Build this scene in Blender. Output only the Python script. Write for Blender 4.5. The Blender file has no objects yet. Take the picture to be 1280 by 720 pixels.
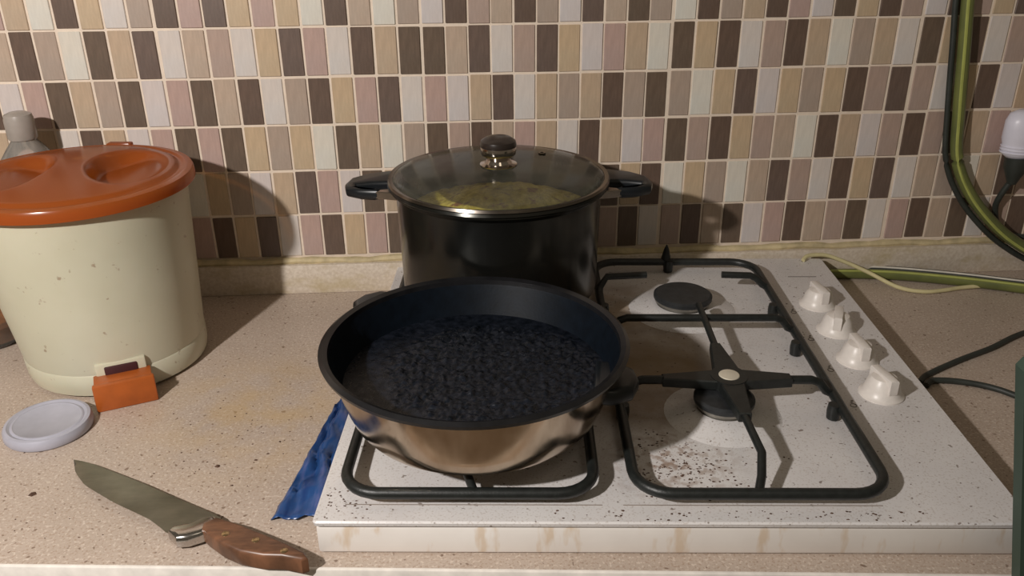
import bpy, bmesh, math, random
from mathutils import Vector, Matrix
random.seed(11)
S = bpy.context.scene
COL = S.collection

# ------------------------------------------------------------------ camera
cam = bpy.data.cameras.new('camera')
cam.sensor_fit = 'HORIZONTAL'; cam.sensor_width = 36.0
cam.lens = 36.0 * 1071.13 / 1280.0
cam.clip_start = 0.01
cam_o = bpy.data.objects.new('camera', cam); COL.objects.link(cam_o)
PITCH, ROLL, CAMZ = 0.43292, -0.00782, 0.51187
fw = Vector((0, math.cos(PITCH), -math.sin(PITCH)))
dn = Vector((0, -math.sin(PITCH), -math.cos(PITCH)))
rt = Vector((1, 0, 0))
R_ = math.cos(ROLL)*rt - math.sin(ROLL)*dn
D_ = math.sin(ROLL)*rt + math.cos(ROLL)*dn
m = Matrix.Identity(4)
for i in range(3):
    m[i][0], m[i][1], m[i][2] = R_[i], -D_[i], -fw[i]
m[2][3] = CAMZ
cam_o.matrix_world = m
S.camera = cam_o

# ------------------------------------------------------------------ light and exposure
S.view_settings.view_transform = 'Standard'
S.view_settings.look = 'None'
S.view_settings.gamma = 1.0
S.view_settings.exposure = 0.0
W = bpy.data.worlds.new('room_glow'); S.world = W; W.use_nodes = True
bg = W.node_tree.nodes['Background']
bg.inputs[0].default_value = (1.0, 0.84, 0.62, 1); bg.inputs[1].default_value = 0.11

def lamp(name, kind, loc, energy, color, **kw):
    l = bpy.data.lights.new(name, kind); l.energy = energy; l.color = color
    for k, v in kw.items(): setattr(l, k, v)
    o = bpy.data.objects.new(name, l); o.location = loc; COL.objects.link(o); return o
lamp('hand_lamp', 'POINT', (-0.64, -0.04, 0.77), 55.0, (1.0, 0.945, 0.90), shadow_soft_size=0.022)
a_ = lamp('overhead_fill', 'AREA', (0.5, -0.5, 1.75), 1.2, (1.0, 0.88, 0.70), shape='DISK', size=0.5)  # soft overhead fill added to lift the ambient, not a real fixture
a_.rotation_euler = (Vector((0.3, 0.8, 0)) - Vector((0.5, -0.5, 1.75))).to_track_quat('-Z', 'Y').to_euler()

# ------------------------------------------------------------------ helpers
def lin(c):
    return tuple(((v/255)/12.92 if v/255 <= 0.04045 else ((v/255+0.055)/1.055)**2.4) for v in c)

class NT:
    """small wrapper for building node materials"""
    def __init__(s, name):
        s.m = bpy.data.materials.new(name); s.m.use_nodes = True
        s.t = s.m.node_tree; s.N = s.t.nodes; s.b = s.N['Principled BSDF']; s.out = s.N['Material Output']
        s.co = s.N.new('ShaderNodeTexCoord').outputs['Object']
    def node(s, k, **kw):
        n = s.N.new(k)
        for a, v in kw.items(): setattr(n, a, v)
        return n
    def link(s, a, b): s.t.links.new(a, b)
    def noise(s, scale, detail=3, rough=0.55, stretch=None, off=None):
        n = s.node('ShaderNodeTexNoise'); n.inputs['Scale'].default_value = scale
        n.inputs['Detail'].default_value = detail; n.inputs['Roughness'].default_value = rough
        mp = s.node('ShaderNodeMapping')
        if stretch: mp.inputs['Scale'].default_value = stretch
        if off: mp.inputs['Location'].default_value = off
        s.link(s.co, mp.inputs['Vector']); s.link(mp.outputs[0], n.inputs['Vector'])
        return n.outputs['Fac']
    def ramp(s, fac, stops, interp='LINEAR'):
        r = s.node('ShaderNodeValToRGB'); cr = r.color_ramp; cr.interpolation = interp
        while len(cr.elements) < len(stops): cr.elements.new(0.5)
        for e, (p, c) in zip(cr.elements, stops):
            e.position = p; e.color = (c[0], c[1], c[2], 1) if hasattr(c, '__len__') else (c, c, c, 1)
        s.link(fac, r.inputs[0]); return r.outputs[0]
    def mix(s, fac, a, b):
        n = s.node('ShaderNodeMix', data_type='RGBA')
        if isinstance(fac, (int, float)): n.inputs[0].default_value = fac
        else: s.link(fac, n.inputs[0])
        for sock, v in ((n.inputs[6], a), (n.inputs[7], b)):
            if isinstance(v, tuple): sock.default_value = (*v[:3], 1)
            else: s.link(v, sock)
        return n.outputs[2]
    def math(s, op, a, b=0.0):
        n = s.node('ShaderNodeMath', operation=op)
        for i, v in enumerate((a, b)):
            if isinstance(v, (int, float)): n.inputs[i].default_value = v
            else: s.link(v, n.inputs[i])
        return n.outputs[0]
    def blob(s, x, y, r0, r1):
        """1 inside r0, 0 outside r1, in object x/y"""
        sub = s.node('ShaderNodeVectorMath', operation='SUBTRACT'); s.link(s.co, sub.inputs[0]); sub.inputs[1].default_value = (x, y, 0)
        mul = s.node('ShaderNodeVectorMath', operation='MULTIPLY'); s.link(sub.outputs[0], mul.inputs[0]); mul.inputs[1].default_value = (1, 1, 0)
        ln = s.node('ShaderNodeVectorMath', operation='LENGTH'); s.link(mul.outputs[0], ln.inputs[0])
        mr = s.node('ShaderNodeMapRange'); s.link(ln.outputs['Value'], mr.inputs[0])
        mr.inputs[1].default_value = r0; mr.inputs[2].default_value = r1
        mr.inputs[3].default_value = 1; mr.inputs[4].default_value = 0
        return mr.outputs[0]
    def bump(s, h, strength=0.3, dist=0.001):
        b = s.node('ShaderNodeBump'); b.inputs['Strength'].default_value = strength; b.inputs['Distance'].default_value = dist
        s.link(h, b.inputs['Height']); s.link(b.outputs[0], s.b.inputs['Normal'])
    def set(s, **kw):
        for k, v in kw.items():
            i = s.b.inputs[k.replace('_', ' ')]
            if isinstance(v, tuple): i.default_value = (*v[:3], 1) if len(i.default_value) == 4 else v
            elif isinstance(v, (int, float)): i.default_value = v
            else: s.link(v, i)
        return s

def simple(name, rgb, rough=0.5, metal=0.0, var=0.12, scale=60, bump=0.0, spec=0.5):
    n = NT(name); c = lin(rgb)
    lo = tuple(v*(1-var) for v in c); hi = tuple(min(1, v*(1+var)) for v in c)
    n.set(Base_Color=n.ramp(n.noise(scale), [(0.3, lo), (0.7, hi)]), Roughness=rough, Metallic=metal)
    n.b.inputs['Specular IOR Level'].default_value = spec
    if bump: n.bump(n.noise(scale*4), bump)
    return n.m

def link(name, me, mat=None, parent=None, kind=None):
    o = bpy.data.objects.new(name, me); COL.objects.link(o)
    if mat is not None and not me.materials: me.materials.append(mat)
    if parent: o.parent = parent
    if kind: o['kind'] = kind
    return o

def tag(o, label, cat, group=None):
    o['label'] = label; o['category'] = cat
    if group: o['group'] = group
    return o

def empty(name, loc, rz=0.0, label=None, cat=None, group=None):
    o = bpy.data.objects.new(name, None); COL.objects.link(o); o.location = loc; o.rotation_euler = (0, 0, rz)
    o.empty_display_size = 0.02
    if label: tag(o, label, cat, group)
    return o

def fin(bm, smooth=True, angle=0.6):
    bmesh.ops.recalc_face_normals(bm, faces=bm.faces)
    me = bpy.data.meshes.new('shape'); bm.to_mesh(me); bm.free()
    if smooth:
        for p in me.polygons: p.use_smooth = True
        me.set_sharp_from_angle(angle=angle)
    return me

def b_box(bm, c, s, bev=0.0, seg=2, rz=0.0):
    r = bmesh.ops.create_cube(bm, size=1.0); vs = r['verts']
    bmesh.ops.scale(bm, vec=s, verts=vs)
    if bev:
        es = list({e for v in vs for e in v.link_edges})
        g = bmesh.ops.bevel(bm, geom=es, offset=bev, segments=seg, profile=0.5, affect='EDGES')
        vs = list({v for f in g['faces'] for v in f.verts} | {v for v in vs if v.is_valid})
    if rz: bmesh.ops.rotate(bm, cent=(0, 0, 0), matrix=Matrix.Rotation(rz, 3, 'Z'), verts=vs)
    bmesh.ops.translate(bm, vec=c, verts=vs)

def box(c, s, bev=0.0, seg=2, rz=0.0):
    bm = bmesh.new(); b_box(bm, c, s, bev, seg, rz); return fin(bm)

def b_lathe(bm, prof, n=48, c=(0, 0, 0), close=False):
    rings = []
    for r, z in prof:
        if r < 1e-6: rings.append([bm.verts.new((c[0], c[1], c[2]+z))])
        else: rings.append([bm.verts.new((c[0]+r*math.cos(2*math.pi*i/n), c[1]+r*math.sin(2*math.pi*i/n), c[2]+z)) for i in range(n)])
    prs = list(zip(rings, rings[1:]))
    if close: prs.append((rings[-1], rings[0]))
    for A, B in prs:
        for i in range(n):
            j = (i+1) % n
            if len(A) == 1 and len(B) == 1: continue
            if len(A) == 1: bm.faces.new((A[0], B[i], B[j]))
            elif len(B) == 1: bm.faces.new((A[i], A[j], B[0]))
            else: bm.faces.new((A[i], A[j], B[j], B[i]))

def lathe(prof, n=48, c=(0, 0, 0), close=False, angle=0.6):
    bm = bmesh.new(); b_lathe(bm, prof, n, c, close); return fin(bm, True, angle)

def smooth_path(pts, sub=6, closed=False):
    P = [Vector(p) for p in pts]; n = len(P); out = []
    rng = range(n if closed else n-1)
    for i in rng:
        g = (lambda k: P[k % n]) if closed else (lambda k: P[max(0, min(n-1, k))])
        p0, p1, p2, p3 = g(i-1), g(i), g(i+1), g(i+2)
        for k in range(sub):
            t = k/sub
            out.append(0.5*((2*p1)+(p2-p0)*t+(2*p0-5*p1+4*p2-p3)*t*t+(3*p1-p0-3*p2+p3)*t**3))
    if not closed: out.append(P[-1])
    return out

def b_tube(bm, path, rad, n=10, closed=False, flat=1.0):
    """tube along path; rad a number or list; flat squashes it vertically"""
    P = [Vector(p) for p in path]; N = len(P); rings = []
    for i, p in enumerate(P):
        a = P[(i-1) % N] if closed else P[max(0, i-1)]
        b = P[(i+1) % N] if closed else P[min(N-1, i+1)]
        t = (b-a).normalized()
        ref = Vector((0, 0, 1)) if abs(t.z) < 0.95 else Vector((0, 1, 0))
        u = t.cross(ref).normalized(); w = u.cross(t).normalized()
        r = rad[i] if isinstance(rad, (list, tuple)) else rad
        rings.append([bm.verts.new(p + u*r*math.cos(2*math.pi*k/n) + w*r*flat*math.sin(2*math.pi*k/n)) for k in range(n)])
    prs = list(zip(rings, rings[1:]))
    if closed: prs.append((rings[-1], rings[0]))
    for A, B in prs:
        for k in range(n):
            bm.faces.new((A[k], A[(k+1) % n], B[(k+1) % n], B[k]))
    if not closed:
        bm.faces.new(rings[0][::-1]); bm.faces.new(rings[-1])

def tube(path, rad, n=10, closed=False, flat=1.0):
    bm = bmesh.new(); b_tube(bm, path, rad, n, closed, flat); return fin(bm, True, 0.9)

def b_prism(bm, outline, z0, z1, bev=0.0, seg=2):
    lo = [bm.verts.new((x, y, z0)) for x, y in outline]
    f = bm.faces.new(lo)
    g = bmesh.ops.extrude_face_region(bm, geom=[f])
    top = [v for v in g['geom'] if isinstance(v, bmesh.types.BMVert)]
    bmesh.ops.translate(bm, vec=(0, 0, z1-z0), verts=top)
    if bev:
        ts = set(top); ls = set(lo)
        es = [e for v in top for e in v.link_edges if all(q in ts for q in e.verts)]
        es += [e for v in lo for e in v.link_edges if all(q in ls for q in e.verts)]
        bmesh.ops.bevel(bm, geom=list(set(es)), offset=bev, segments=seg, profile=0.5, affect='EDGES')

def prism(outline, z0, z1, bev=0.0, seg=2):
    bm = bmesh.new(); b_prism(bm, outline, z0, z1, bev, seg); return fin(bm)

def round_rect(x0, y0, x1, y1, r, k=8):
    out = []
    for cx, cy, a0 in ((x1-r, y0+r, -90), (x1-r, y1-r, 0), (x0+r, y1-r, 90), (x0+r, y0+r, 180)):
        for i in range(k+1):
            a = math.radians(a0 + 90*i/k); out.append((cx+r*math.cos(a), cy+r*math.sin(a)))
    return out

# ------------------------------------------------------------------ materials of the setting
def tile_mat(name, rgb, streak, rough):
    n = NT(name); c = lin(rgb)
    lo = tuple(v*(1-streak) for v in c); hi = tuple(min(0.9, v*(1+streak)) for v in c)
    col = n.ramp(n.noise(90, 4, 0.6, (4.0, 1, 0.6)), [(0.32, lo), (0.68, hi)])
    tint = n.ramp(n.noise(14, 2), [(0.35, (1.03, 0.99, 0.95)), (0.65, (0.97, 1.0, 1.02))])
    mx = n.node('ShaderNodeMix', data_type='RGBA', blend_type='MULTIPLY'); mx.inputs[0].default_value = 1
    n.link(col, mx.inputs[6]); n.link(tint, mx.inputs[7])
    n.set(Base_Color=mx.outputs[2], Roughness=rough)
    n.bump(n.noise(160, 3, 0.6, (3, 1, 0.5)), 0.12)
    return n.m
TILE = {
 'D': [tile_mat('dark_tile', (100, 82, 71), 0.14, 0.38), tile_mat('dark_tile', (103, 87, 74), 0.14, 0.36), tile_mat('dark_tile', (104, 87, 78), 0.14, 0.4)],
 'W': [tile_mat('pearl_tile', (208, 199, 192), 0.05, 0.3), tile_mat('pearl_tile', (214, 208, 196), 0.05, 0.28), tile_mat('pearl_tile', (204, 194, 190), 0.05, 0.32)],
 'T': [tile_mat('tan_tile', (184, 162, 138), 0.08, 0.38), tile_mat('tan_tile', (190, 167, 138), 0.08, 0.36), tile_mat('tan_tile', (180, 160, 142), 0.08, 0.4)],
 'P': [tile_mat('taupe_tile', (172, 150, 138), 0.07, 0.36), tile_mat('taupe_tile', (168, 150, 136), 0.07, 0.38), tile_mat('taupe_tile', (178, 152, 143), 0.07, 0.36)],
}
grout = simple('grout', (224, 208, 190), 0.85, 0, 0.06, 90, 0.15)

n = NT('speckled_laminate')
base = n.ramp(n.noise(7, 4), [(0.3, lin((174, 158, 144))), (0.7, lin((188, 172, 158)))])
fine = n.ramp(n.noise(420, 2, 0.5), [(0.36, 0.0), (0.46, 1.0)])
base = n.mix(n.math('MULTIPLY', n.math('SUBTRACT', 1.0, fine), 0.55), base, lin((150, 124, 104)))
lite = n.ramp(n.noise(330, 2, 0.5, None, (3, 1, 7)), [(0.56, 0.0), (0.66, 1.0)])
base = n.mix(n.math('MULTIPLY', lite, 0.45), base, lin((226, 214, 200)))
dot = n.ramp(n.noise(170, 1, 0.4, None, (9, 4, 2)), [(0.69, 0.0), (0.73, 1.0)])
base = n.mix(n.math('MULTIPLY', dot, 0.75), base, lin((104, 80, 62)))
# greasy yellow film beside the hob
grs = n.math('MULTIPLY', n.blob(-0.27, 0.80, 0.0, 0.16), n.ramp(n.noise(22, 4), [(0.38, 0.0), (0.62, 1.0)]))
base = n.mix(n.math('MULTIPLY', grs, 0.5), base, lin((190, 158, 100)))
n.set(Base_Color=base, Roughness=0.42); n.bump(n.noise(300), 0.06)
LAMINATE = n.m
n = NT('upstand_laminate')
ub = n.ramp(n.noise(260, 3, 0.5), [(0.35, lin((198, 184, 166))), (0.65, lin((214, 202, 186)))])
ub = n.mix(n.math('MULTIPLY', n.ramp(n.noise(18, 4, 0.6, (1, 4, 2)), [(0.5, 0.0), (0.65, 1.0)]), 0.45), ub, lin((176, 158, 108)))
n.set(Base_Color=ub, Roughness=0.5); UPSTAND = n.m
CAULK = simple('old_caulk', (192, 176, 138), 0.7, 0, 0.2, 70, 0.2)

# ------------------------------------------------------------------ wall with its tiles
WB, WD = 0.05741, 1.12491              # wall turn and distance
wall = link('wall_back', box((0.1, 0.0515, 0.35), (2.4, 0.1, 0.80)), grout, None, 'structure')
wall.location = (0, WD, 0); wall.rotation_euler = (0, 0, WB)
Z0, Q = 0.04964, 0.06189
A = dict(r1='DPDTPTWDTWP', r2='WTPWTDPWDTD', r3='PDTDWPDTPDW')
B = dict(r1='WDPTDPWDTDP', r2='DTDWPDTWPTW', r3='PWTDWTPTDPD')
C = dict(r4='DPDTPTWDTWP', r5='WTPWTDPWDTD', r6='PDTDWPDTPDW')
# left edge of each sheet of 11 columns along the wall, its pitch and its lift
sheets = [(-0.7705, 0.0298, 0.0004, A), (-0.4416, 0.0297, 0.0002, A), (-0.1132, 0.0290, 0.0, B), (0.2079, 0.0297, 0.0011, B), (0.5371, 0.0298, 0.0013, B), (0.866, 0.0298, 0.0, A)]
tile_mesh = {}
def tile_shape(w):
    bm = bmesh.new(); b_box(bm, (0, 0, 0), (w, 0.006, 0.0588), 0.0007, 1); return fin(bm, True, 0.5)
for k, ms in TILE.items():
    for i, mt in enumerate(ms):
        me = tile_shape(0.0266); me.materials.append(mt); tile_mesh[k, i] = me
extra = []
for si, (sx, p, lift, pat) in enumerate(sheets):
    for row in range(1, 9):
        seq = pat['r%d' % row] if row <= 3 else C['r%d' % row] if row <= 6 else None
        r_ = row
        if row > 6:                       # two more rows above the frame
            r_ = 7 - row; seq = C['r4'] if row == 7 else C['r5']
        z = Z0 + (6 - r_)*Q + Q/2 + 0.0012
        lf = lift if r_ <= 3 else lift*0.3
        for k, ch in enumerate(seq):
            x = sx + (k+0.5)*p + 0.0015 + random.uniform(-.0004, .0004)
            zz = z + lf + random.uniform(-.0007, .0007)
            y = 0.0028 + random.uniform(-.0004, .0004)
            if r_ >= 1 and -0.67 < x < 0.70:
                o = link('tile', tile_mesh[ch, random.randrange(3)], None, wall)
                o.location = (x, y, zz); o.rotation_euler = (random.uniform(-.006, .006), random.uniform(-.006, .006), random.uniform(-.008, .008))
            else: extra.append((x, y, zz, ch))
for ch in 'DWTP':                       # tiles beyond the frame, joined per colour
    bm = bmesh.new()
    for x, y, z, c in extra:
        if c == ch: b_box(bm, (x, y, z), (0.0266, 0.006, 0.0588))
    link('tile_field', fin(bm, False), TILE[ch][0], wall, 'stuff')

up = link('trim_1', box((0.1, -0.007, 0.0215), (2.3, 0.014, 0.043), 0.0015), UPSTAND, None, 'structure')
up.location = (0, WD, 0); up.rotation_euler = (0, 0, WB)
bm = bmesh.new()
path = [Vector((-1.0+i*0.02, -0.0035+0.0012*math.sin(i*1.7), 0.0455+0.0012*math.sin(i*0.9+1))) for i in range(108)]
b_tube(bm, path, [0.0052+0.0010*math.sin(i*2.3) for i in range(108)], 8)
cz = link('caulk', fin(bm), CAULK, up)

# countertop: front edge is not quite parallel to the wall
def front(x): return 0.5456 - 0.0258*x
def back(x): return WD + 0.05741*x
top = link('countertop', prism([(-1.0, front(-1.0)+.004), (1.1, front(1.1)+.004), (1.1, back(1.1)), (-1.0, back(-1.0))], -0.036, 0.0), LAMINATE)
tag(top, 'speckled beige laminate kitchen countertop under the hob and the bin', 'countertop')
EDGE = simple('white_edge', (232, 226, 218), 0.4)
link('edge_strip', prism([(-1.0, front(-1.0)), (1.1, front(1.1)), (1.1, front(1.1)+.004), (-1.0, front(-1.0)+.004)], -0.038, 0.0006, 0.0012), EDGE, top)
CAB = simple('cabinet_board', (196, 186, 172), 0.5)
cabi = link('base_cabinet', prism([(-1.0, front(-1.0)+.04), (1.1, front(1.1)+.04), (1.1, back(1.1)-.01), (-1.0, back(-1.0)-.01)], -0.88, -0.036), CAB)
tag(cabi, 'pale base cabinet carrying the speckled countertop', 'cabinet')
fl = link('floor', box((0.1, 0.2, -0.93), (3.2, 3.2, 0.1)), simple('floor_tile', (150, 132, 112), 0.5), None, 'structure')

# ------------------------------------------------------------------ hob
HX, HY, HZ, HR, HW, HD = -0.16879, 0.56745, 0.03591, -0.01573, 0.60, 0.5647
def hobw(s, t, dz=0.0):
    return (HX+s*math.cos(HR)-t*math.sin(HR), HY+s*math.sin(HR)+t*math.cos(HR), HZ+dz)
n = NT('white_enamel')
en = n.ramp(n.noise(9, 4), [(0.3, lin((208, 204, 203))), (0.7, lin((222, 219, 217)))])
en = n.mix(n.math('MULTIPLY', n.ramp(n.noise(480, 2, 0.5), [(0.34, 1.0), (0.44, 0.0)]), 0.35), en, lin((158, 142, 126)))
# burnt-on brown grease by front right burner; grease plus painted pan/pot shadow between burners
g1 = n.math('MULTIPLY', n.blob(0.315, 0.085, 0.0, 0.075), n.ramp(n.noise(120, 4, 0.6), [(0.50, 0.0), (0.60, 1.0)]))
en = n.mix(n.math('MULTIPLY', g1, 0.75), en, lin((126, 88, 52)))
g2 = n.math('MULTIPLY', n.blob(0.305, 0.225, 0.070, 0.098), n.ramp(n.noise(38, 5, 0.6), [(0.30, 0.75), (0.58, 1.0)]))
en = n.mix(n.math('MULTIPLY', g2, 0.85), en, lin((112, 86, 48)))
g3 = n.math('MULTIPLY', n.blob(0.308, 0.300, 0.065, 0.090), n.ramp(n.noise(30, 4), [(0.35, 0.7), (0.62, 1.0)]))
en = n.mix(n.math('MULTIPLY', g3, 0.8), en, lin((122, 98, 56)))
g4 = n.math('MULTIPLY', n.blob(0.285, 0.415, 0.03, 0.075), n.ramp(n.noise(26, 4, 0.6, None, (3, 3, 0)), [(0.35, 0.3), (0.62, 1.0)]))
en = n.mix(n.math('MULTIPLY', g4, 0.65), en, lin((150, 120, 76)))
g5 = n.math('MULTIPLY', n.blob(0.425, 0.395, 0.004, 0.024), n.ramp(n.noise(50, 4, 0.6), [(0.35, 0.3), (0.6, 1.0)]))
en = n.mix(n.math('MULTIPLY', g5, 0.6), en, lin((160, 134, 112)))
dk = n.ramp(n.noise(210, 1, 0.4, None, (5, 2, 8)), [(0.72, 0.0), (0.75, 1.0)])
en = n.mix(n.math('MULTIPLY', dk, 0.7), en, lin((96, 76, 60)))
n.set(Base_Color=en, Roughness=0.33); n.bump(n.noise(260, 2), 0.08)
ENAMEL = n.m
n = NT('white_enamel_side')
es_ = n.ramp(n.noise(12, 4), [(0.3, lin((220, 213, 206))), (0.7, lin((232, 227, 221)))])
drip = n.math('MULTIPLY', n.ramp(n.noise(60, 3, 0.6, (1, 1, .3)), [(0.56, 0.0), (0.68, 1.0)]), 0.5)
es_ = n.mix(drip, es_, lin((196, 164, 120)))
n.set(Base_Color=es_, Roughness=0.4); ENAMEL_SIDE = n.m
WHITE = simple('knob_plastic', (226, 219, 212), 0.35, 0, 0.05, 120)
IRON = simple('grate_enamel', (28, 31, 30), 0.42, 0.0, 0.3, 150, 0.2)
CAPM = simple('burner_cap', (42, 44, 46), 0.5, 0.1, 0.3, 120, 0.2)
ALU = simple('burner_alloy', (150, 146, 138), 0.45, 0.8, 0.2, 90)

hob = empty('gas_hob', (HX, HY, 0), HR, 'white enamel four burner gas hob set on the countertop, spattered with grease', 'hob')
link('hob_body', box((HW/2, HD/2, 0.0152), (HW-0.004, HD-0.004, 0.0284), 0.003), ENAMEL_SIDE, hob)
# top plate: flat margins and a slightly raised field, all one pressed sheet
def plate():
    bm = bmesh.new()
    def ring(x0, y0, x1, y1, r, z):
        return [bm.verts.new((x, y, z)) for x, y in round_rect(x0, y0, x1, y1, r, 5)]
    R0 = ring(0.0005, 0.0005, HW-.0005, HD-.0005, 0.004, 0.0312)
    R1 = ring(0, 0, HW, HD, 0.004, 0.0345)
    R2 = ring(0.0015, 0.0015, HW-.0015, HD-.0015, 0.003, HZ)
    R3 = ring(0.020, 0.018, HW-0.012, HD-0.012, 0.02, HZ)
    for Aa, Bb in ((R0, R1), (R1, R2), (R2, R3)):
        N = len(Aa)
        for i in range(N): bm.faces.new((Aa[i], Aa[(i+1) % N], Bb[(i+1) % N], Bb[i]))
    bm.faces.new(R3); bm.faces.new(R0[::-1])
    return fin(bm, True, 0.5)
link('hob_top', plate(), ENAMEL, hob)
# seam lines pressed across the plate in front of the grates
link('pressed_seam', box((0.372, 0.0225, HZ+0.0002), (0.22, 0.0009, 0.0005)), simple('seam', (150, 140, 132), 0.6), hob)
link('pressed_seam', box((0.134, 0.0225, HZ+0.0002), (0.22, 0.0009, 0.0005)), bpy.data.materials['seam'], hob)

burners = [(0.375, 0.402, 0.036, 0.066), (0.376, 0.164, 0.030, 0.058), (0.140, 0.395, 0.032, 0.060), (0.134, 0.136, 0.036, 0.066)]
for s, t, rc, rd in burners:
    bz = HZ
    b = link('burner', lathe([(rd, 0), (rd-.004, .0018), (rd*.72, .006), (rc+.004, .010), (rc*.9, .011), (rc*.9, .008), (0, .008)], 40), ENAMEL, hob)
    b.location = (s, t, bz); b.scale = (1, 1, 0.82)
    link('burner_ring', lathe([(rc*.86, .008), (rc*.86, .013), (rc*.95, .015), (rc*.95, .019), (0, .019)], 40), ALU, b)
    link('burner_cap', lathe([(rc*.97, .0185), (rc, .020), (rc, .0245), (rc-.003, .027), (rc*.5, .0278), (0, .028)], 40), CAPM, b)

knob_x = 0.548
for i, t in enumerate((0.414, 0.343, 0.2725, 0.2015)):
    k = link('knob', lathe([(.0225, 0), (.0225, .0015), (.0195, .004), (.0175, .010), (.0160, .016), (.0125, .021), (.006, .0228), (0, .023)], 40), WHITE, hob)
    k.location = (knob_x, t, HZ); k.rotation_euler = (0, 0, math.radians((8, -20, 4, 12)[i]))
    link('grip', prism([(-.0045, -.0185), (.0045, -.0185), (.0055, 0), (.0045, .0185), (-.0045, .0185), (-.0055, 0)], .008, .0255, .002), WHITE, k)
    bm = bmesh.new()
    b_lathe(bm, [(.0029, 0), (.0035, 0), (.0035, .0004), (.0029, .0004)], 14, (0.512, t-.022, HZ), True)
    for q in range(2): b_box(bm, (0.512+.0015*q, t-.016+.003*q, HZ+.0002), (.0022, .0012, .0004))
    link('burner_mark', fin(bm, False), bpy.data.materials.get('mark_ink') or simple('mark_ink', (92, 84, 78), 0.6), hob)
link('printed_line', box((0.554, 0.500, HZ+.0002), (0.038, 0.0011, 0.0004)), bpy.data.materials['mark_ink'], hob)

PALE = simple('pale_alloy', (214, 206, 188), 0.4, 0.2, 0.08)
def rod(pts, r=0.0045, sub=5, closed=False, flat=1.0):
    p = smooth_path(pts, sub, closed); return tube(p, r, 8, closed, flat)

def grate(mx, label):
    """pan support; mx maps the right one's s to the hob's s"""
    g = empty('pan_grate', (HX, HY, 0), HR, label, 'grate')
    fz = HZ + 0.014
    out = round_rect(mx(0.2725) if mx(0) == 0 else mx(0.489), 0.0205, mx(0.489) if mx(0) == 0 else mx(0.2725), 0.5195, 0.032, 7)
    link('grate_frame', tube([(x, y, fz) for x, y in out], 0.0052, 8, True), IRON, g)
    cz = HZ + 0.0300
    def bar(name, pts, r=0.0045):
        link(name, tube([(mx(a), b, c) for a, b, c in pts], r, 8), IRON, g)
    for t in (0.318, 0.180):
        bar('cross_bar', [(0.2725, t, fz), (0.280, t, fz+.003), (0.288, t, cz-.003), (0.296, t, cz), (0.466, t, cz), (0.474, t, cz-.003), (0.482, t, fz+.003), (0.489, t, fz)], 0.0046)
    # long arm running over the front burner to the rear burner
    bar('long_arm', [(0.3845, 0.352, cz), (0.3835, 0.318, cz+.002), (0.383, 0.25, cz+.001), (0.383, 0.18, cz), (0.3835, 0.11, cz), (0.386, 0.06, cz-.002), (0.382, 0.040, fz+.004), (0.375, 0.0205, fz)], 0.0040)
    # flat gussets of the star over the front burner
    for name, pl in (('gusset', [(0.3775, 0.250), (0.3885, 0.250), (0.397, 0.192), (0.370, 0.192)]),
                     ('gusset', [(0.395, 0.1685), (0.445, 0.174), (0.445, 0.186), (0.395, 0.194)]),
                     ('gusset', [(0.371, 0.168), (0.3775, 0.112), (0.3895, 0.112), (0.396, 0.168)]),
                     ('gusset', [(0.372, 0.1685), (0.316, 0.175), (0.316, 0.185), (0.372, 0.193)])):
        P = [(mx(x), y) for x, y in pl]
        if mx(0) != 0: P = P[::-1]
        link(name, prism(P, cz-.006, cz+.0045, .0012, 1), IRON, g)
    hb = link('hub_ring', lathe([(.0105, -.006), (.0185, -.006), (.0185, .005), (.0105, .005)], 24, (0, 0, 0), True), IRON, g)
    hb.location = (mx(0.383), 0.181, cz)
    link('hub_plug', lathe([(.0104, -.001), (.0104, .0052), (.0098, .0058), (.005, .0064), (0, .0066)], 24, (mx(0.383), 0.181, cz)), PALE, g)
    for pts in ([(0.2725, 0.415, fz), (0.2740, 0.428, fz+.004), (0.283, 0.434, cz), (0.334, 0.440, cz)],
                [(0.489, 0.436, fz), (0.482, 0.436, fz+.004), (0.474, 0.437, cz-.004), (0.466, 0.437, cz), (0.430, 0.440, cz)]):
        bar('finger', pts, 0.0046)
    link('back_pin', lathe([(.0085, 0), (.007, .006), (.0035, .020), (.001, .026), (0, .027)], 14, (mx(0.372), 0.5215, fz-.002)), IRON, g)
    for s, t in ((0.4865, 0.38), (0.4865, 0.284), (0.4865, 0.155), (0.2750, 0.38), (0.2750, 0.155), (0.375, 0.517)):
        link('foot', lathe([(.0048, -.0135), (.0062, -.0125), (.0068, -.004), (.006, .003), (0, .004)], 12, (mx(s)-(.004 if mx(0) == 0 and s > .4 else 0), t, fz)), IRON, g)
    return g
grate(lambda s: s, 'black enamelled pan grate on the right half of the hob, empty, beside the knobs')
lg = grate(lambda s: 0.5175 - s if False else (0.5215 - s - 0.011), 'black enamelled pan grate on the left half of the hob, under the pan and pot')

# ------------------------------------------------------------------ crumbs on hob and counter
CRUMB = simple('burnt_crumb', (74, 48, 30), 0.7, 0, 0.4, 300)
def crumbs(name, pts, mat, label):
    bm = bmesh.new()
    for x, y, z, r in pts:
        vs = [bm.verts.new((x+r*random.uniform(.6, 1.2)*math.cos(a)*1.3, y+r*random.uniform(.6, 1.2)*math.sin(a), z)) for a in (0, 1.26, 2.5, 3.8, 5.0)]
        t = bm.verts.new((x, y, z+r*0.7))
        for i in range(5): bm.faces.new((vs[i], vs[(i+1) % 5], t))
        bm.faces.new(vs[::-1])
    o = link(name, fin(bm, False), mat, None, 'stuff'); return tag(o, label, 'crumbs')
rr = random.Random(4)
pts = []
for i in range(260):
    s, t = rr.gauss(0.318, 0.030), rr.gauss(0.075, 0.028)
    if 0.28 < s < 0.40 and 0.028 < t < 0.14: pts.append((*hobw(s, t), rr.uniform(.0005, .0013)))
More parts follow.
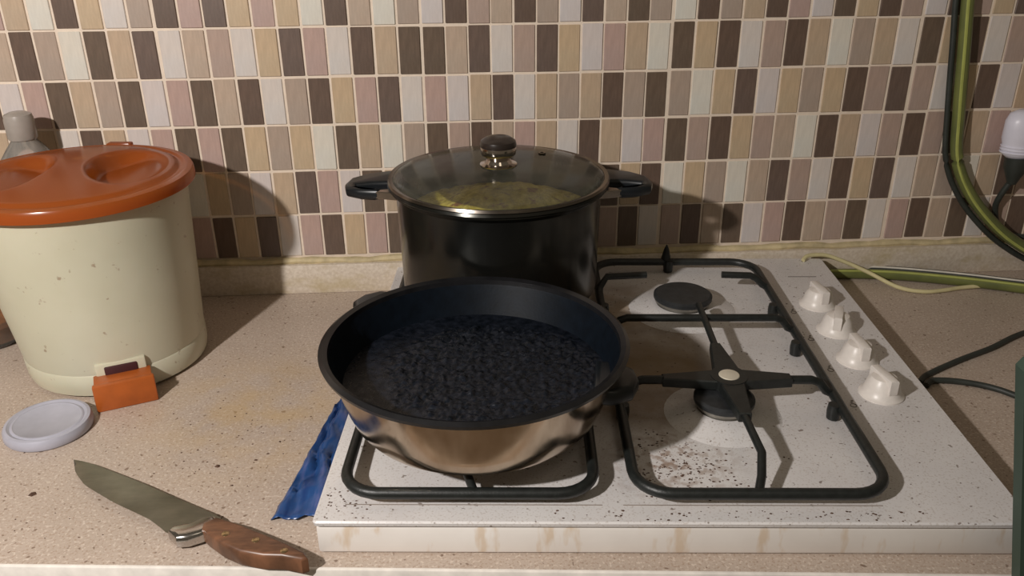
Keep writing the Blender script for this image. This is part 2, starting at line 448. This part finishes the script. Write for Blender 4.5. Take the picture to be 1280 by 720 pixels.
for i in range(70):
    pts.append((*hobw(rr.uniform(0.20, 0.52), rr.uniform(0.003, 0.016)), rr.uniform(.0005, .0013)))
for i in range(50):
    pts.append((*hobw(rr.uniform(0.004, 0.05), rr.uniform(0.004, 0.05)), rr.uniform(.0005, .0012)))
for i in range(110):
    pts.append((*hobw(rr.uniform(0.27, 0.585), rr.uniform(0.02, 0.50)), rr.uniform(.0004, .0012)))
crumbs('hob_crumbs', pts, CRUMB, 'brown burnt crumbs scattered over the white hob')
pts = [(-0.4536, 0.6526, 0, .0034), (-0.2915, 0.6939, 0, .0030), (-0.5338, 0.8026, 0, .0024), (-0.2684, 0.6635, 0, .0015), (-0.2564, 0.7039, 0, .0017), (-0.24, 0.7352, 0, .0016), (-0.2471, 0.7145, 0, .0014)]
for i in range(90): pts.append((rr.gauss(-0.26, 0.05), rr.gauss(0.72, 0.07), 0, rr.uniform(.0004, .0011)))
for i in range(70): pts.append((rr.uniform(-0.56, -0.2), rr.uniform(0.57, 0.82), 0, rr.uniform(.0004, .0010)))
pts = [p for p in pts if p[0] < -0.215 and p[1] > front(p[0])+.015]
crumbs('counter_crumbs', pts, CRUMB, 'dark crumbs and specks scattered over the beige countertop')

# ------------------------------------------------------------------ frying pan
n = NT('polished_steel')
n.set(Base_Color=n.ramp(n.noise(20, 4, 0.6, (1, 1, .2)), [(0.3, lin((150, 128, 104))), (0.7, lin((206, 190, 170)))]), Metallic=1.0,
      Roughness=n.ramp(n.noise(35, 3), [(0.3, 0.10), (0.7, 0.24)]))
STEEL = n.m
NONSTICK = simple('nonstick_coating', (9, 16, 24), 0.5, 0, 0.25, 90, 0.1, 0.12)
BAKE = simple('black_bakelite', (20, 24, 28), 0.34, 0, 0.2, 60)
PX, PY, PZ = -0.0345, 0.6925, 0.0706
pan = empty('frying_pan', (PX, PY, PZ), 0, 'wide round steel pan with black burnt inside on the front left burner', 'pan')
link('pan_body', lathe([(0, 0), (.106, 0), (.112, .002), (.1165, .008), (.121, .020), (.1345, .066), (.1335, .066), (.128, .050)], 96), STEEL, pan)
link('pan_inside', lathe([(0, .004), (.104, .004), (.111, .007), (.1165, .015), (.1315, .0635), (.1335, .0665)], 96), NONSTICK, pan)
link('pan_rim', lathe([(.1320, .0630), (.1330, .0695), (.1375, .0715), (.1412, .0690), (.1400, .0655), (.1350, .0640)], 96, (0, 0, 0), True), simple('rim_coating', (24, 24, 26), 0.28, 0, 0.3, 60), pan)
def pan_handle(ang, zb=.052, d=0.0):
    h = link('pan_handle', prism([(.130+d, -.030), (.150+d, -.028), (.166+d, -.018), (.171+d, 0), (.166+d, .018), (.150+d, .028), (.130+d, .030)], zb-.008, zb+.009, .006, 3), BAKE, pan)
    h.rotation_euler = (0, 0, ang)
pan_handle(math.radians(135)); pan_handle(math.radians(-8), .032, -.020)
# burnt crust in the pan
n = NT('burnt_crust')
n.set(Base_Color=n.ramp(n.noise(140, 4), [(0.35, lin((9, 13, 19))), (0.7, lin((30, 34, 43)))]), Roughness=n.ramp(n.noise(90, 3), [(0.35, 0.22), (0.7, 0.45)]))
n.bump(n.noise(420, 3, 0.6), 0.5, 0.001)
n.b.inputs['Specular IOR Level'].default_value = 0.28
CRUST = n.m
bm = bmesh.new(); rc = random.Random(9)
from mathutils import noise as mn
LV = 0.034                      # level of the black residue above the pan base
NG = 150; RC = 0.1232
def crust_h(x, y):
    d = math.hypot((x-.014)/.100, (y-.004)/.094) + 0.10*mn.noise(Vector((x*30, y*30, 4)))
    w = max(0.0, min(1.0, (1.06-d)/0.14))
    return LV + w*(0.0014*mn.noise(Vector((x*60, y*60, 1))) + 0.0050*max(0, mn.noise(Vector((x*150, y*150, 5))))**1.3 + 0.0022*mn.noise(Vector((x*330, y*330, 9))) + .0006)
grid = {}
for i in range(NG+1):
    for k in range(NG+1):
        x, y = RC*(2*i/NG-1), RC*(2*k/NG-1)
        rr_ = math.hypot(x, y)
        if rr_ > RC*1.012: continue
        if rr_ > RC: x, y = x*RC/rr_, y*RC/rr_
        grid[i, k] = bm.verts.new((x, y, crust_h(x, y)))
for i in range(NG):
    for k in range(NG):
        q = [grid.get(c) for c in ((i, k), (i+1, k), (i+1, k+1), (i, k+1))]
        q = [v for v in q if v]
        if len(q) >= 3: bm.faces.new(q)
cr = link('burnt_food', fin(bm, True, 3.0), CRUST, None, 'stuff'); cr.location = (PX, PY, PZ)
tag(cr, 'black lumpy burnt food crust covering the bottom of the wide pan', 'food')

# ------------------------------------------------------------------ stock pot and lid
n = NT('dark_pot_steel')
n.set(Base_Color=n.ramp(n.noise(10, 4), [(0.3, lin((46, 48, 48))), (0.7, lin((64, 62, 56)))]), Metallic=0.85,
      Roughness=n.ramp(n.noise(28, 3), [(0.3, 0.16), (0.7, 0.28)]))
POTM = n.m
QX, QY, QZ, QR = -0.0145, 0.958, 0.0706, 0.131
pot = empty('stock_pot', (QX, QY, QZ), 0, 'deep dark steel pot with two black handles on the rear left burner', 'pot')
zr = 0.1380
link('pot_body', lathe([(0, 0), (.108, 0), (.113, .003), (.1165, .010), (.1185, .10), (.1195, zr-.010), (.1265, zr-.004), (.1262, zr-.002), (.1185, zr-.008), (.1150, .10), (.1140, .012), (.108, .006), (0, .005)], 96), POTM, pot)
link('pot_rim', lathe([(.119, zr-.005), (.1255, zr-.004), (.1285, zr-.001), (.1272, zr+.002), (.1210, zr+.001)], 96, (0, 0, 0), True), POTM, pot)
BRK = simple('steel_bracket', (170, 158, 146), 0.25, 1.0, 0.1)
def pot_handle(sg):
    # flat loop: thick far arm, thin near arm, open eye between them
    outer = [(.116, .052), (.135, .050), (.158, .040), (.1755, .022), (.1795, .000), (.176, -.014), (.160, -.024), (.138, -.027), (.134, -.021), (.156, -.017), (.1665, -.009), (.166, -.001), (.150, .004), (.128, .006), (.116, .006)]
    P = [(sg*x, y) for x, y in outer]
    if sg < 0: P = P[::-1]
    h = link('pot_handle', prism(P, zr-.016, zr-.003, .0045, 3), BAKE, pot)
    b = [(sg*x, y) for x, y in [(.114, -.034), (.140, -.0265), (.140, -.0215), (.114, -.012)]]
    if sg < 0: b = b[::-1]
    link('handle_bracket', prism(b, zr-.014, zr-.005, .001, 1), BRK, h)
pot_handle(-1); pot_handle(1)

# food inside, seen through the glass
n = NT('simmering_food')
fc = n.ramp(n.noise(120, 5, 0.65), [(0.30, lin((150, 128, 40))), (0.50, lin((196, 176, 70))), (0.68, lin((224, 208, 120)))])
fc = n.mix(n.ramp(n.noise(60, 2, 0.5, None, (4, 4, 4)), [(0.60, 0.0), (0.68, 1.0)]), fc, lin((136, 84, 40)))
n.set(Base_Color=fc, Roughness=0.45); n.bump(n.noise(220, 4), 0.8, 0.003)
bm = bmesh.new()
rows_ = [[bm.verts.new((0, 0, .004))]]
for i in range(1, 21):
    rw = []
    for k in range(72):
        a = 2*math.pi*k/72; r = .1140*i/20; x, y = r*math.cos(a), r*math.sin(a)
        q = math.hypot((x-.010)/.088, (y+.004)/.086)
        rw.append(bm.verts.new((x, y, 0.030*max(0, 1-q*q)**0.8 + 0.003*mn.noise(Vector((x*90, y*90, 2))) - .004)))
    rows_.append(rw)
for k in range(72): bm.faces.new((rows_[0][0], rows_[1][k], rows_[1][(k+1) % 72]))
for i in range(1, 20):
    for k in range(72): bm.faces.new((rows_[i][k], rows_[i+1][k], rows_[i+1][(k+1) % 72], rows_[i][(k+1) % 72]))
fo = link('yellow_stew', fin(bm, True, 3.0), n.m, None, 'stuff'); fo.location = (QX, QY, QZ+0.102)
tag(fo, 'yellow green simmering food inside the deep pot, seen through its glass lid', 'food')

# glass lid
n = NT('lid_glass')
tr = n.node('ShaderNodeBsdfTransparent'); tr.inputs[0].default_value = (0.92, 0.94, 0.86, 1)
gl = n.node('ShaderNodeBsdfGlossy'); gl.inputs['Roughness'].default_value = 0.16
df = n.node('ShaderNodeBsdfDiffuse'); df.inputs[0].default_value = (0.46, 0.47, 0.38, 1)
lw = n.node('ShaderNodeFresnel'); lw.inputs[0].default_value = 1.28
mx1 = n.node('ShaderNodeMixShader'); mx2 = n.node('ShaderNodeMixShader')
fog = n.ramp(n.noise(26, 4), [(0.35, 0.05), (0.7, 0.13)])
n.link(fog, mx1.inputs[0]); n.link(tr.outputs[0], mx1.inputs[1]); n.link(df.outputs[0], mx1.inputs[2])
n.link(lw.outputs[0], mx2.inputs[0]); n.link(mx1.outputs[0], mx2.inputs[1]); n.link(gl.outputs[0], mx2.inputs[2])
n.link(mx2.outputs[0], n.out.inputs[0])
GLASS = n.m
lid = empty('glass_lid', (QX, QY, QZ+zr+0.001), 0, 'domed glass lid with steel rim and knob on the deep pot', 'lid')
dome = [(.1235, .003)] + [(.1235*math.cos(a), .003+.014*math.sin(a)) for a in [math.pi/2*i/14 for i in range(1, 14)]] + [(0, .017)]
link('lid_dome', lathe(dome, 96, (0, 0, 0), False, 3), GLASS, lid)
RIMM = simple('lid_rim_steel', (120, 112, 104), 0.22, 1.0, 0.1)
link('lid_rim', lathe([(.1225, .0008), (.1265, .0008), (.1285, .0025), (.1270, .0055), (.1225, .0048)], 96, (0, 0, 0), True), RIMM, lid)
kb = link('lid_knob', lathe([(0, .027), (.021, .027), (.0215, .0285), (.016, .030), (.0135, .034), (.0150, .038), (.0195, .0395), (.0205, .042), (.0205, .050), (.0190, .0525)], 48, (0,0,-.0105)), simple('knob_steel', (196, 186, 176), 0.14, 1.0, 0.05), lid)
link('knob_top', lathe([(.0207, .0490), (.0212, .0510), (.0200, .0555), (.0150, .0590), (.008, .0605), (0, .061)], 48, (0,0,-.0105)), simple('knob_cap', (44, 36, 32), 0.3), kb)
link('steam_vent', lathe([(.0022, 0), (.0046, 0), (.0046, .002), (.0022, .002)], 16, (.052, .052, .0140), True), RIMM, lid)

# ------------------------------------------------------------------ kitchen waste bin
n = NT('cream_plastic')
cp = n.ramp(n.noise(8, 4), [(0.3, lin((192, 186, 162))), (0.7, lin((204, 198, 176)))])
st = n.ramp(n.noise(75, 3, 0.6, None, (2, 8, 1)), [(0.66, 0.0), (0.72, 1.0)])
cp = n.mix(n.math('MULTIPLY', st, 0.55), cp, lin((120, 78, 50)))
n.set(Base_Color=cp, Roughness=0.38, Subsurface_Weight=0.06)
CREAM = n.m
n = NT('orange_translucent')
oc = lin((164, 84, 38))
n.set(Base_Color=oc, Roughness=0.22)
n.b.inputs['Transmission Weight'].default_value = 0.0
tl = n.node('ShaderNodeBsdfTranslucent'); tl.inputs[0].default_value = (0.90, 0.46, 0.05, 1)
tp = n.node('ShaderNodeBsdfTransparent'); tp.inputs[0].default_value = (0.80, 0.32, 0.06, 1)
m1 = n.node('ShaderNodeMixShader'); m1.inputs[0].default_value = 0.35
m2 = n.node('ShaderNodeMixShader'); m2.inputs[0].default_value = 0.12
n.link(n.b.outputs[0], m1.inputs[1]); n.link(tl.outputs[0], m1.inputs[2])
n.link(m1.outputs[0], m2.inputs[1]); n.link(tp.outputs[0], m2.inputs[2]); n.link(m2.outputs[0], n.out.inputs[0])
ORANGE = n.m
BX, BY, BH = -0.4770, 0.9190, 0.220
LEAN = -0.050                 # the old soft plastic leans to the left
wb = empty('pedal_bin', (BX, BY, 0), 0, 'cream plastic pedal bin with translucent orange lid at the left', 'bin')
bme = lathe([(0, .001), (.094, .001), (.099, .004), (.101, .012), (.1014, .028), (.1004, .030), (.1012, .034), (.1095, .120), (.1185, BH-.004), (.1170, BH-.004), (.1080, .12), (.098, .014), (0, .012)], 96)
for v in bme.vertices: v.co.x += LEAN*v.co.z
body = link('bin_body', bme, CREAM, wb)
# lid: shallow dome with two D-shaped recesses beside a middle bar
LR = 0.1265
def lid_h(x, y, r):
    u = (x*math.cos(LA)+y*math.sin(LA)); v = (-x*math.sin(LA)+y*math.cos(LA))
    dome = 0.013*(1-(r/LR)**2)
    def sm(a, b, t):
        t = max(0, min(1, (t-a)/(b-a))); return t*t*(3-2*t)
    e = math.hypot((abs(u)-.060)/.044, v/.068)          # two oval finger wells
    w = 1-sm(.74, 1.0, e)
    deep = 0.019 * w * (1-0.72*sm(.035, .095, abs(u)))
    groove = 0.003*sm(.108, .112, r)*(1-sm(.115, .119, r))
    return dome - deep - groove
LA = math.radians(12)
bm = bmesh.new(); NRR, NAA = 60, 120
rows_ = [[bm.verts.new((0, 0, lid_h(0, 0, 0)))]]
for i in range(1, NRR+1):
    r = LR*i/NRR
    rows_.append([bm.verts.new((r*math.cos(2*math.pi*k/NAA), r*math.sin(2*math.pi*k/NAA), lid_h(r*math.cos(2*math.pi*k/NAA), r*math.sin(2*math.pi*k/NAA), r))) for k in range(NAA)])
for r, z in ((LR+.0015, -.003), (LR+.002, -.012), (LR-.0005, -.013), (LR-.0015, -.004)):
    rows_.append([bm.verts.new((r*math.cos(2*math.pi*k/NAA), r*math.sin(2*math.pi*k/NAA), z)) for k in range(NAA)])
for k in range(NAA): bm.faces.new((rows_[0][0], rows_[1][k], rows_[1][(k+1) % NAA]))
for i in range(1, len(rows_)-1):
    for k in range(NAA): bm.faces.new((rows_[i][k], rows_[i+1][k], rows_[i+1][(k+1) % NAA], rows_[i][(k+1) % NAA]))
ld = link('bin_lid', fin(bm, True, 0.9), ORANGE, wb); ld.location = (LEAN*BH, 0, BH+.010)
link('hinge_lug', box((0, LR+.002, -.004), (.030, .012, .012), .002), ORANGE, ld)
# pedal
pa = math.radians(-65)
PED = simple('orange_pedal', (166, 84, 30), 0.4, 0, 0.12, 50)
slot = link('pedal_slot', box((.0990, 0, .030), (.010, .034, .022), .0015), simple('slot_dark', (60, 22, 26), 0.6), body); slot.rotation_euler = (0, 0, pa)
fr_ = link('slot_frame', box((.0982, 0, .028), (.0085, .052, .034), .002), CREAM, body); fr_.rotation_euler = (0, 0, pa)
bm = bmesh.new()
b_box(bm, (.1235, 0, .0160), (.008, .063, .032), .002)
b_box(bm, (.111, 0, .0295), (.024, .059, .004), .0012)
pd = link('bin_pedal', fin(bm), PED, wb); pd.rotation_euler = (0, 0, pa)

# ------------------------------------------------------------------ jar lid on the counter
JL = simple('lid_white_paint', (172, 172, 184), 0.4, 0.1, 0.06, 60)
jl = link('jar_lid', lathe([(.040, 0), (.0425, .001), (.0435, .003), (.0430, .009), (.0415, .0118), (.0385, .0125), (.0372, .0115), (.0355, .0108), (.0345, .0116), (.0330, .0118), (.0315, .0108), (0, .0108)], 72), JL)
jl.location = (-0.4895, 0.7610, 0)
tag(jl, 'white metal screw lid of a jar lying flat in front of the bin', 'jar lid')

# ------------------------------------------------------------------ knife
n = NT('knife_blade')
n.set(Base_Color=n.ramp(n.noise(16, 4, 0.6, (1, 3, 1)), [(0.3, lin((112, 110, 98))), (0.7, lin((146, 143, 130)))]), Metallic=0.9,
      Roughness=n.ramp(n.noise(40, 3), [(0.3, 0.28), (0.7, 0.42)]))
BLADE = n.m
kn = empty('kitchen_knife', (-0.28, 0.59, 0), 0, 'kitchen knife with curved steel blade and riveted brown wooden handle', 'knife')
def rel(P): return [(x+0.28, y-0.59) for x, y in P]
spine = [(-0.4323, 0.6952), (-0.4209, 0.6925), (-0.4083, 0.6871), (-0.3529, 0.6590), (-0.3059, 0.6326), (-0.2640, 0.6100), (-0.2500, 0.5950)]
edge = [(-0.2708, 0.5860), (-0.2904, 0.5860), (-0.3015, 0.5872), (-0.3055, 0.5924), (-0.3256, 0.6084), (-0.3676, 0.6321), (-0.4045, 0.6571), (-0.4226, 0.6769)]
def blade_mesh():
    bm = bmesh.new(); sp = rel(spine)
    ed = rel(edge)
    # spine thick, edge sharp: resample both chains
    def resample(P, n):
        P = [Vector((x, y, 0)) for x, y in P]; L = [0]
        for a, b in zip(P, P[1:]): L.append(L[-1]+(b-a).length)
        out = []
        for i in range(n):
            d = L[-1]*i/(n-1)
            for j in range(len(P)-1):
                if d <= L[j+1]+1e-9:
                    t = (d-L[j])/(L[j+1]-L[j]); out.append(P[j].lerp(P[j+1], t)); break
        return out
    s_, e_ = resample(sp, 24), resample([ed[0]] + ed[1:] + [sp[0]], 24)[::-1]
    top, mid, low, bot = [], [], [], []
    for a, b in zip(s_, e_):
        top.append(bm.verts.new((a.x, a.y, .0085))); bot.append(bm.verts.new((a.x, a.y, .0062)))
        c = a.lerp(b, .72)
        mid.append((bm.verts.new((c.x, c.y, .0080)), bm.verts.new((c.x, c.y, .0062))))
        low.append(bm.verts.new((b.x, b.y, .0066)))
    for i in range(23):
        bm.faces.new((top[i], top[i+1], mid[i+1][0], mid[i][0])); bm.faces.new((mid[i][0], mid[i+1][0], low[i+1], low[i]))
        bm.faces.new((bot[i], mid[i][1], mid[i+1][1], bot[i+1])); bm.faces.new((mid[i][1], low[i], low[i+1], mid[i+1][1]))
        bm.faces.new((top[i], bot[i], bot[i+1], top[i+1]))
    return fin(bm, True, 0.4)
link('blade', blade_mesh(), BLADE, kn)
link('bolster', prism(rel([(-0.2640, 0.6030), (-0.2560, 0.5930), (-0.2640, 0.5830), (-0.2700, 0.5790), (-0.2790, 0.5745), (-0.2880, 0.5735), (-0.2985, 0.5835), (-0.2965, 0.5905), (-0.2830, 0.5940), (-0.2740, 0.6010)]), .002, .0155, .004, 3), simple('bolster_steel', (190, 186, 182), 0.2, 1.0, 0.06), kn)
n = NT('knife_wood')
n.set(Base_Color=n.ramp(n.noise(26, 5, 0.6, (1.2, 5, 1)), [(0.3, lin((72, 48, 36))), (0.5, lin((98, 68, 50))), (0.72, lin((128, 88, 64)))]), Roughness=0.36)
hd = link('handle', prism(rel(smooth2 if False else [(-0.2690, 0.5880), (-0.2599, 0.5965), (-0.2420, 0.5895), (-0.2158, 0.5760), (-0.1889, 0.5615), (-0.1724, 0.5510), (-0.1690, 0.5450), (-0.1740, 0.5425), (-0.1908, 0.5470), (-0.2066, 0.5476), (-0.2269, 0.5525), (-0.2437, 0.5615), (-0.2607, 0.5750), (-0.2680, 0.5820)]), .0012, .0195, .0034, 3), n.m, kn)
RIV = simple('brass_rivet', (206, 180, 140), 0.3, 1.0, 0.1)
for x, y in ((-0.2446, 0.5730), (-0.2168, 0.5650), (-0.1898, 0.5520)):
    link('rivet', lathe([(.0033, .018), (.0033, .0197), (.002, .0202), (0, .0203)], 16, (x+.28, y-.59, 0)), RIV, hd)

# ------------------------------------------------------------------ blue plastic bag by the hob
n = NT('blue_plastic')
n.set(Base_Color=n.ramp(n.noise(30, 4, 0.6, (3, .6, 1)), [(0.3, lin((20, 46, 98))), (0.55, lin((34, 72, 124))), (0.75, lin((84, 94, 144)))]), Roughness=0.3)
bm = bmesh.new(); NU, NV = 14, 40
grid = []
for j in range(NV+1):
    v = j/NV; y = 0.6125 + v*0.192
    xl = -0.2185 + 0.0235*v**0.9; xr = -0.1650 + 0.003*v
    xl += 0.0022*mn.noise(Vector((0, v*14, 7)))
    row = []
    for i in range(NU+1):
        u = i/NU; x = xl + (xr-xl)*u
        fold = abs(math.sin(u*7.5 + 2.2*mn.noise(Vector((u*2, v*5, 0))) + v*2.0))
        z = 0.0008 + 0.0115*fold*math.sin(math.pi*min(1, u*0.9+.03))**0.6*(0.45+0.55*min(1, v*5)) + 0.002*mn.noise(Vector((u*5, v*25, 3)))
        if i == 0: z = 0.0004
        yy = y + (0.006*mn.noise(Vector((u*6, 0, 2))) if j == 0 else 0)
        row.append(bm.verts.new((x, yy, max(z, 0.0004))))
    grid.append(row)
for j in range(NV):
    for i in range(NU): bm.faces.new((grid[j][i], grid[j][i+1], grid[j+1][i+1], grid[j+1][i]))
bg_o = link('blue_bag', fin(bm, True, 1.2), n.m)
md = bg_o.modifiers.new('thick', 'SOLIDIFY'); md.thickness = 0.0005; md.offset = 1
tag(bg_o, 'crumpled blue plastic bag trapped along the left side of the white hob', 'bag')

# ------------------------------------------------------------------ hoses, cables, plug at the right
n = NT('gas_hose_rubber')
n.set(Base_Color=n.ramp(n.noise(18, 3), [(0.3, lin((88, 94, 56))), (0.7, lin((116, 120, 66)))]), Roughness=0.35); HOSE = n.m
STRIPE = simple('hose_stripe', (164, 170, 92), 0.4, 0, 0.1)
DARKR = simple('dark_rubber', (46, 50, 46), 0.5, 0, 0.2)
def wl(x, off, z):   # point off metres in front of the wall, at wall x
    return Vector((x*math.cos(WB)+off*math.sin(WB), WD+x*math.sin(WB)-off*math.cos(WB), z))
hp = smooth_path([wl(0.575, .014, .52), wl(0.583, .014, .40), wl(0.592, .014, .33), wl(0.604, .014, .24), wl(0.615, .015, .175), wl(0.640, .017, .128), wl(0.675, .022, .088), wl(0.716, .026, .055), wl(0.770, .030, .028), wl(0.85, .035, .014)], 8)
hose = link('gas_hose', tube(hp, 0.0082, 12), HOSE); tag(hose, 'yellow green rubber gas hose hanging down the tiled wall and curving right', 'hose')
wn_ = Vector((math.sin(WB), -math.cos(WB), 0))          # out of the wall
def beside(path, side, out):
    res = []
    for i, p in enumerate(path):
        t = (path[min(len(path)-1, i+1)] - path[max(0, i-1)]).normalized()
        res.append(p + t.cross(wn_).normalized()*side + wn_*out)
    return res
sp_ = beside(hp, 0.0030, 0.0070)
link('hose_stripe', tube(sp_, 0.0022, 6), STRIPE, hose)
# dark conduit running beside the hose
cp_ = beside(hp, 0.0136, -0.004)
cd = link('dark_cable', tube(cp_, 0.0040, 8), DARKR); tag(cd, 'dark cable hanging on the tiles close beside the yellow green hose', 'cable')
# hose and cable lying on the counter behind the hob corner
h2 = smooth_path([(0.425, 1.118, .0075), (0.47, 1.122, .0075), (0.548, 1.116, .0075), (0.640, 1.092, .0075), (0.730, 1.060, .0075), (0.86, 1.02, .0075)], 8)
ho2 = link('gas_hose', tube([p + Vector((0, .010, 0)) for p in h2], 0.0072, 12), HOSE); tag(ho2, 'yellow green hose lying on the counter behind the hob corner', 'hose')
link('hose_stripe', tube([p + Vector((0, .006, .0060)) for p in h2], 0.0020, 6), STRIPE, ho2)
ck = link('dark_cable', tube([p + Vector((0, .026, .001)) for p in h2], 0.0062, 8), DARKR); tag(ck, 'dark cable with a pale stripe lying on the counter along the upstand', 'cable')
link('cable_stripe', tube([p + Vector((0, .0225, .0060)) for p in h2], 0.0016, 6), simple('cable_white', (214, 208, 196), 0.4), ck)
CORD = simple('cream_cord', (206, 196, 150), 0.5, 0, 0.1)
wc = smooth_path([(0.4100, 1.110, .0385), (0.4200, 1.118, .0420), (0.4450, 1.124, .0400), (0.4700, 1.122, .0320), (0.5030, 1.110, .0200), (0.5400, 1.088, .0060), (0.5720, 1.078, .0032), (0.6030, 1.082, .0032), (0.6300, 1.090, .0032), (0.66, 1.0935, .004)], 8)
cw = link('cream_cord', tube(wc, 0.0030, 8), CORD); tag(cw, 'thin cream cord curling from the hob back corner onto the counter', 'cord')
b1 = smooth_path([(0.462, 0.836, .0035), (0.478, 0.853, .0035), (0.5306, 0.886, .0035), (0.5833, 0.915, .0035), (0.6433, 0.953, .0035), (0.75, 1.00, .0035)], 8)
o = link('black_cord', tube(b1, 0.0034, 8), DARKR); tag(o, 'black cord on the counter right of the hob, the one rising to the right', 'cord')
b2 = smooth_path([(0.466, 0.829, .0035), (0.4795, 0.8400, .0035), (0.5079, 0.8370, .0035), (0.5369, 0.8240, .0035), (0.5598, 0.8000, .0035), (0.62, 0.72, .0035)], 8)
o = link('black_cord', tube(b2, 0.0036, 8), DARKR); tag(o, 'black cord on the counter right of the hob, the one sagging toward the front', 'cord')
# white plug on a wall socket, dark lead under it
PLUG = simple('plug_white', (222, 220, 232), 0.35, 0, 0.04)
pc = wl(0.697, .022, .212)
pl = empty('wall_plug', pc, WB, 'white rounded plug in the tiled wall at the right edge', 'plug')
bm = bmesh.new()
b_lathe(bm, [(0, .030), (.014, .029), (.0235, .024), (.0275, .014), (.0275, -.010), (.025, -.018), (.0255, -.022), (.024, -.030), (.017, -.036), (0, -.038)], 28)
bmesh.ops.scale(bm, vec=(1, .72, 1), verts=bm.verts)
link('plug_body', fin(bm, True, 0.9), PLUG, pl)
bm = bmesh.new()
for dz in (-.020, -.024, -.028): b_tube(bm, [(.0255*math.cos(2*math.pi*k/28), .0184*math.sin(2*math.pi*k/28), dz) for k in range(28)], .0012, 6, True)
link('grip_ridges', fin(bm), PLUG, pl)
link('cord_sleeve', lathe([(0, -.034), (.0165, -.036), (.0150, -.052), (.009, -.066), (.006, -.074), (0, -.075)], 18), DARKR, pl)
lead = smooth_path([wl(0.697, .022, .144), wl(0.690, .016, .120), wl(0.691, .009, .098), wl(0.704, .0055, .070), wl(0.735, .0055, .052), wl(0.80, .0055, .050)], 8)
o = link('plug_lead', tube(lead, 0.0042, 8), DARKR, None); tag(o, 'dark lead hanging from the white plug at the right edge', 'cord')

# dark green upright panel at the right edge, in front of the hob's corner
GREEN = simple('dark_green_board', (50, 68, 58), 0.5, 0, 0.12, 30)
bm = bmesh.new()
prof = [(0.4020, 0.0), (0.3560, 0.206), (0.3600, 0.212), (0.62, 0.212), (0.62, -0.88), (0.520, -0.88)]
vs = [bm.verts.new((x, 0.527, z)) for x, z in prof]
f = bm.faces.new(vs); g = bmesh.ops.extrude_face_region(bm, geom=[f])
bmesh.ops.translate(bm, vec=(0, -0.012, 0), verts=[v for v in g['geom'] if isinstance(v, bmesh.types.BMVert)])
gp = link('green_board', fin(bm, False), GREEN)
tag(gp, 'dark green upright board at the right edge, in front of the hob corner', 'board')

# ------------------------------------------------------------------ things behind the bin
n = NT('clear_plastic')
tr = n.node('ShaderNodeBsdfTransparent'); tr.inputs[0].default_value = (0.90, 0.88, 0.84, 1)
gl = n.node('ShaderNodeBsdfGlossy'); gl.inputs['Roughness'].default_value = 0.12
df = n.node('ShaderNodeBsdfDiffuse'); df.inputs[0].default_value = (0.80, 0.74, 0.67, 1)
fr2 = n.node('ShaderNodeFresnel'); fr2.inputs[0].default_value = 1.45
m1 = n.node('ShaderNodeMixShader'); m2 = n.node('ShaderNodeMixShader'); m1.inputs[0].default_value = 0.24
n.link(tr.outputs[0], m1.inputs[1]); n.link(df.outputs[0], m1.inputs[2])
n.link(fr2.outputs[0], m2.inputs[0]); n.link(m1.outputs[0], m2.inputs[1]); n.link(gl.outputs[0], m2.inputs[2]); n.link(m2.outputs[0], n.out.inputs[0])
CLEAR = n.m
JARG = CLEAR.copy(); JARG.name = 'jar_glass'
for nd in JARG.node_tree.nodes:
    if nd.type == 'MIX_SHADER' and not nd.inputs[0].is_linked: nd.inputs[0].default_value = 0.06
    if nd.type == 'BSDF_TRANSPARENT': nd.inputs[0].default_value = (0.97, 0.96, 0.93, 1)
bt = empty('clear_bottle', (-0.602, 1.040, 0), 0, 'clear plastic bottle with grey cap behind the orange lid', 'bottle')
link('bottle_body', lathe([(0, .001), (.034, .001), (.037, .004), (.037, .185), (.037, .198), (.033, .212), (.022, .228), (.0145, .238), (.0145, .246)], 48), CLEAR, bt)
n = NT('grey_cap')
n.set(Base_Color=n.ramp(n.noise(40), [(0.3, lin((150, 142, 134))), (0.7, lin((166, 158, 150)))]), Roughness=0.3); 
link('bottle_cap', lathe([(.0160, .240), (.0170, .242), (.0170, .264), (.0155, .270), (.010, .2725), (0, .273)], 32), n.m, bt)
jr = empty('amber_jar', (-0.664, 0.968, 0), 0, 'small clear jar with amber syrup at the bottom, behind the bin', 'jar')
link('jar_glass', lathe([(0, .001), (.041, .001), (.045, .005), (.045, .060), (.043, .070), (.038, .076), (.038, .084), (.0365, .084), (.0365, .076), (.0435, .060), (.0435, .006), (0, .004)], 48), JARG, jr)
n = NT('amber_syrup'); n.set(Base_Color=n.ramp(n.noise(60), [(0.3, lin((126, 72, 22))), (0.7, lin((170, 104, 40)))]), Roughness=0.15)
link('syrup', lathe([(0, .0045), (.0425, .007), (.0428, .026), (.041, .024), (0, .0235)], 40), n.m, jr)
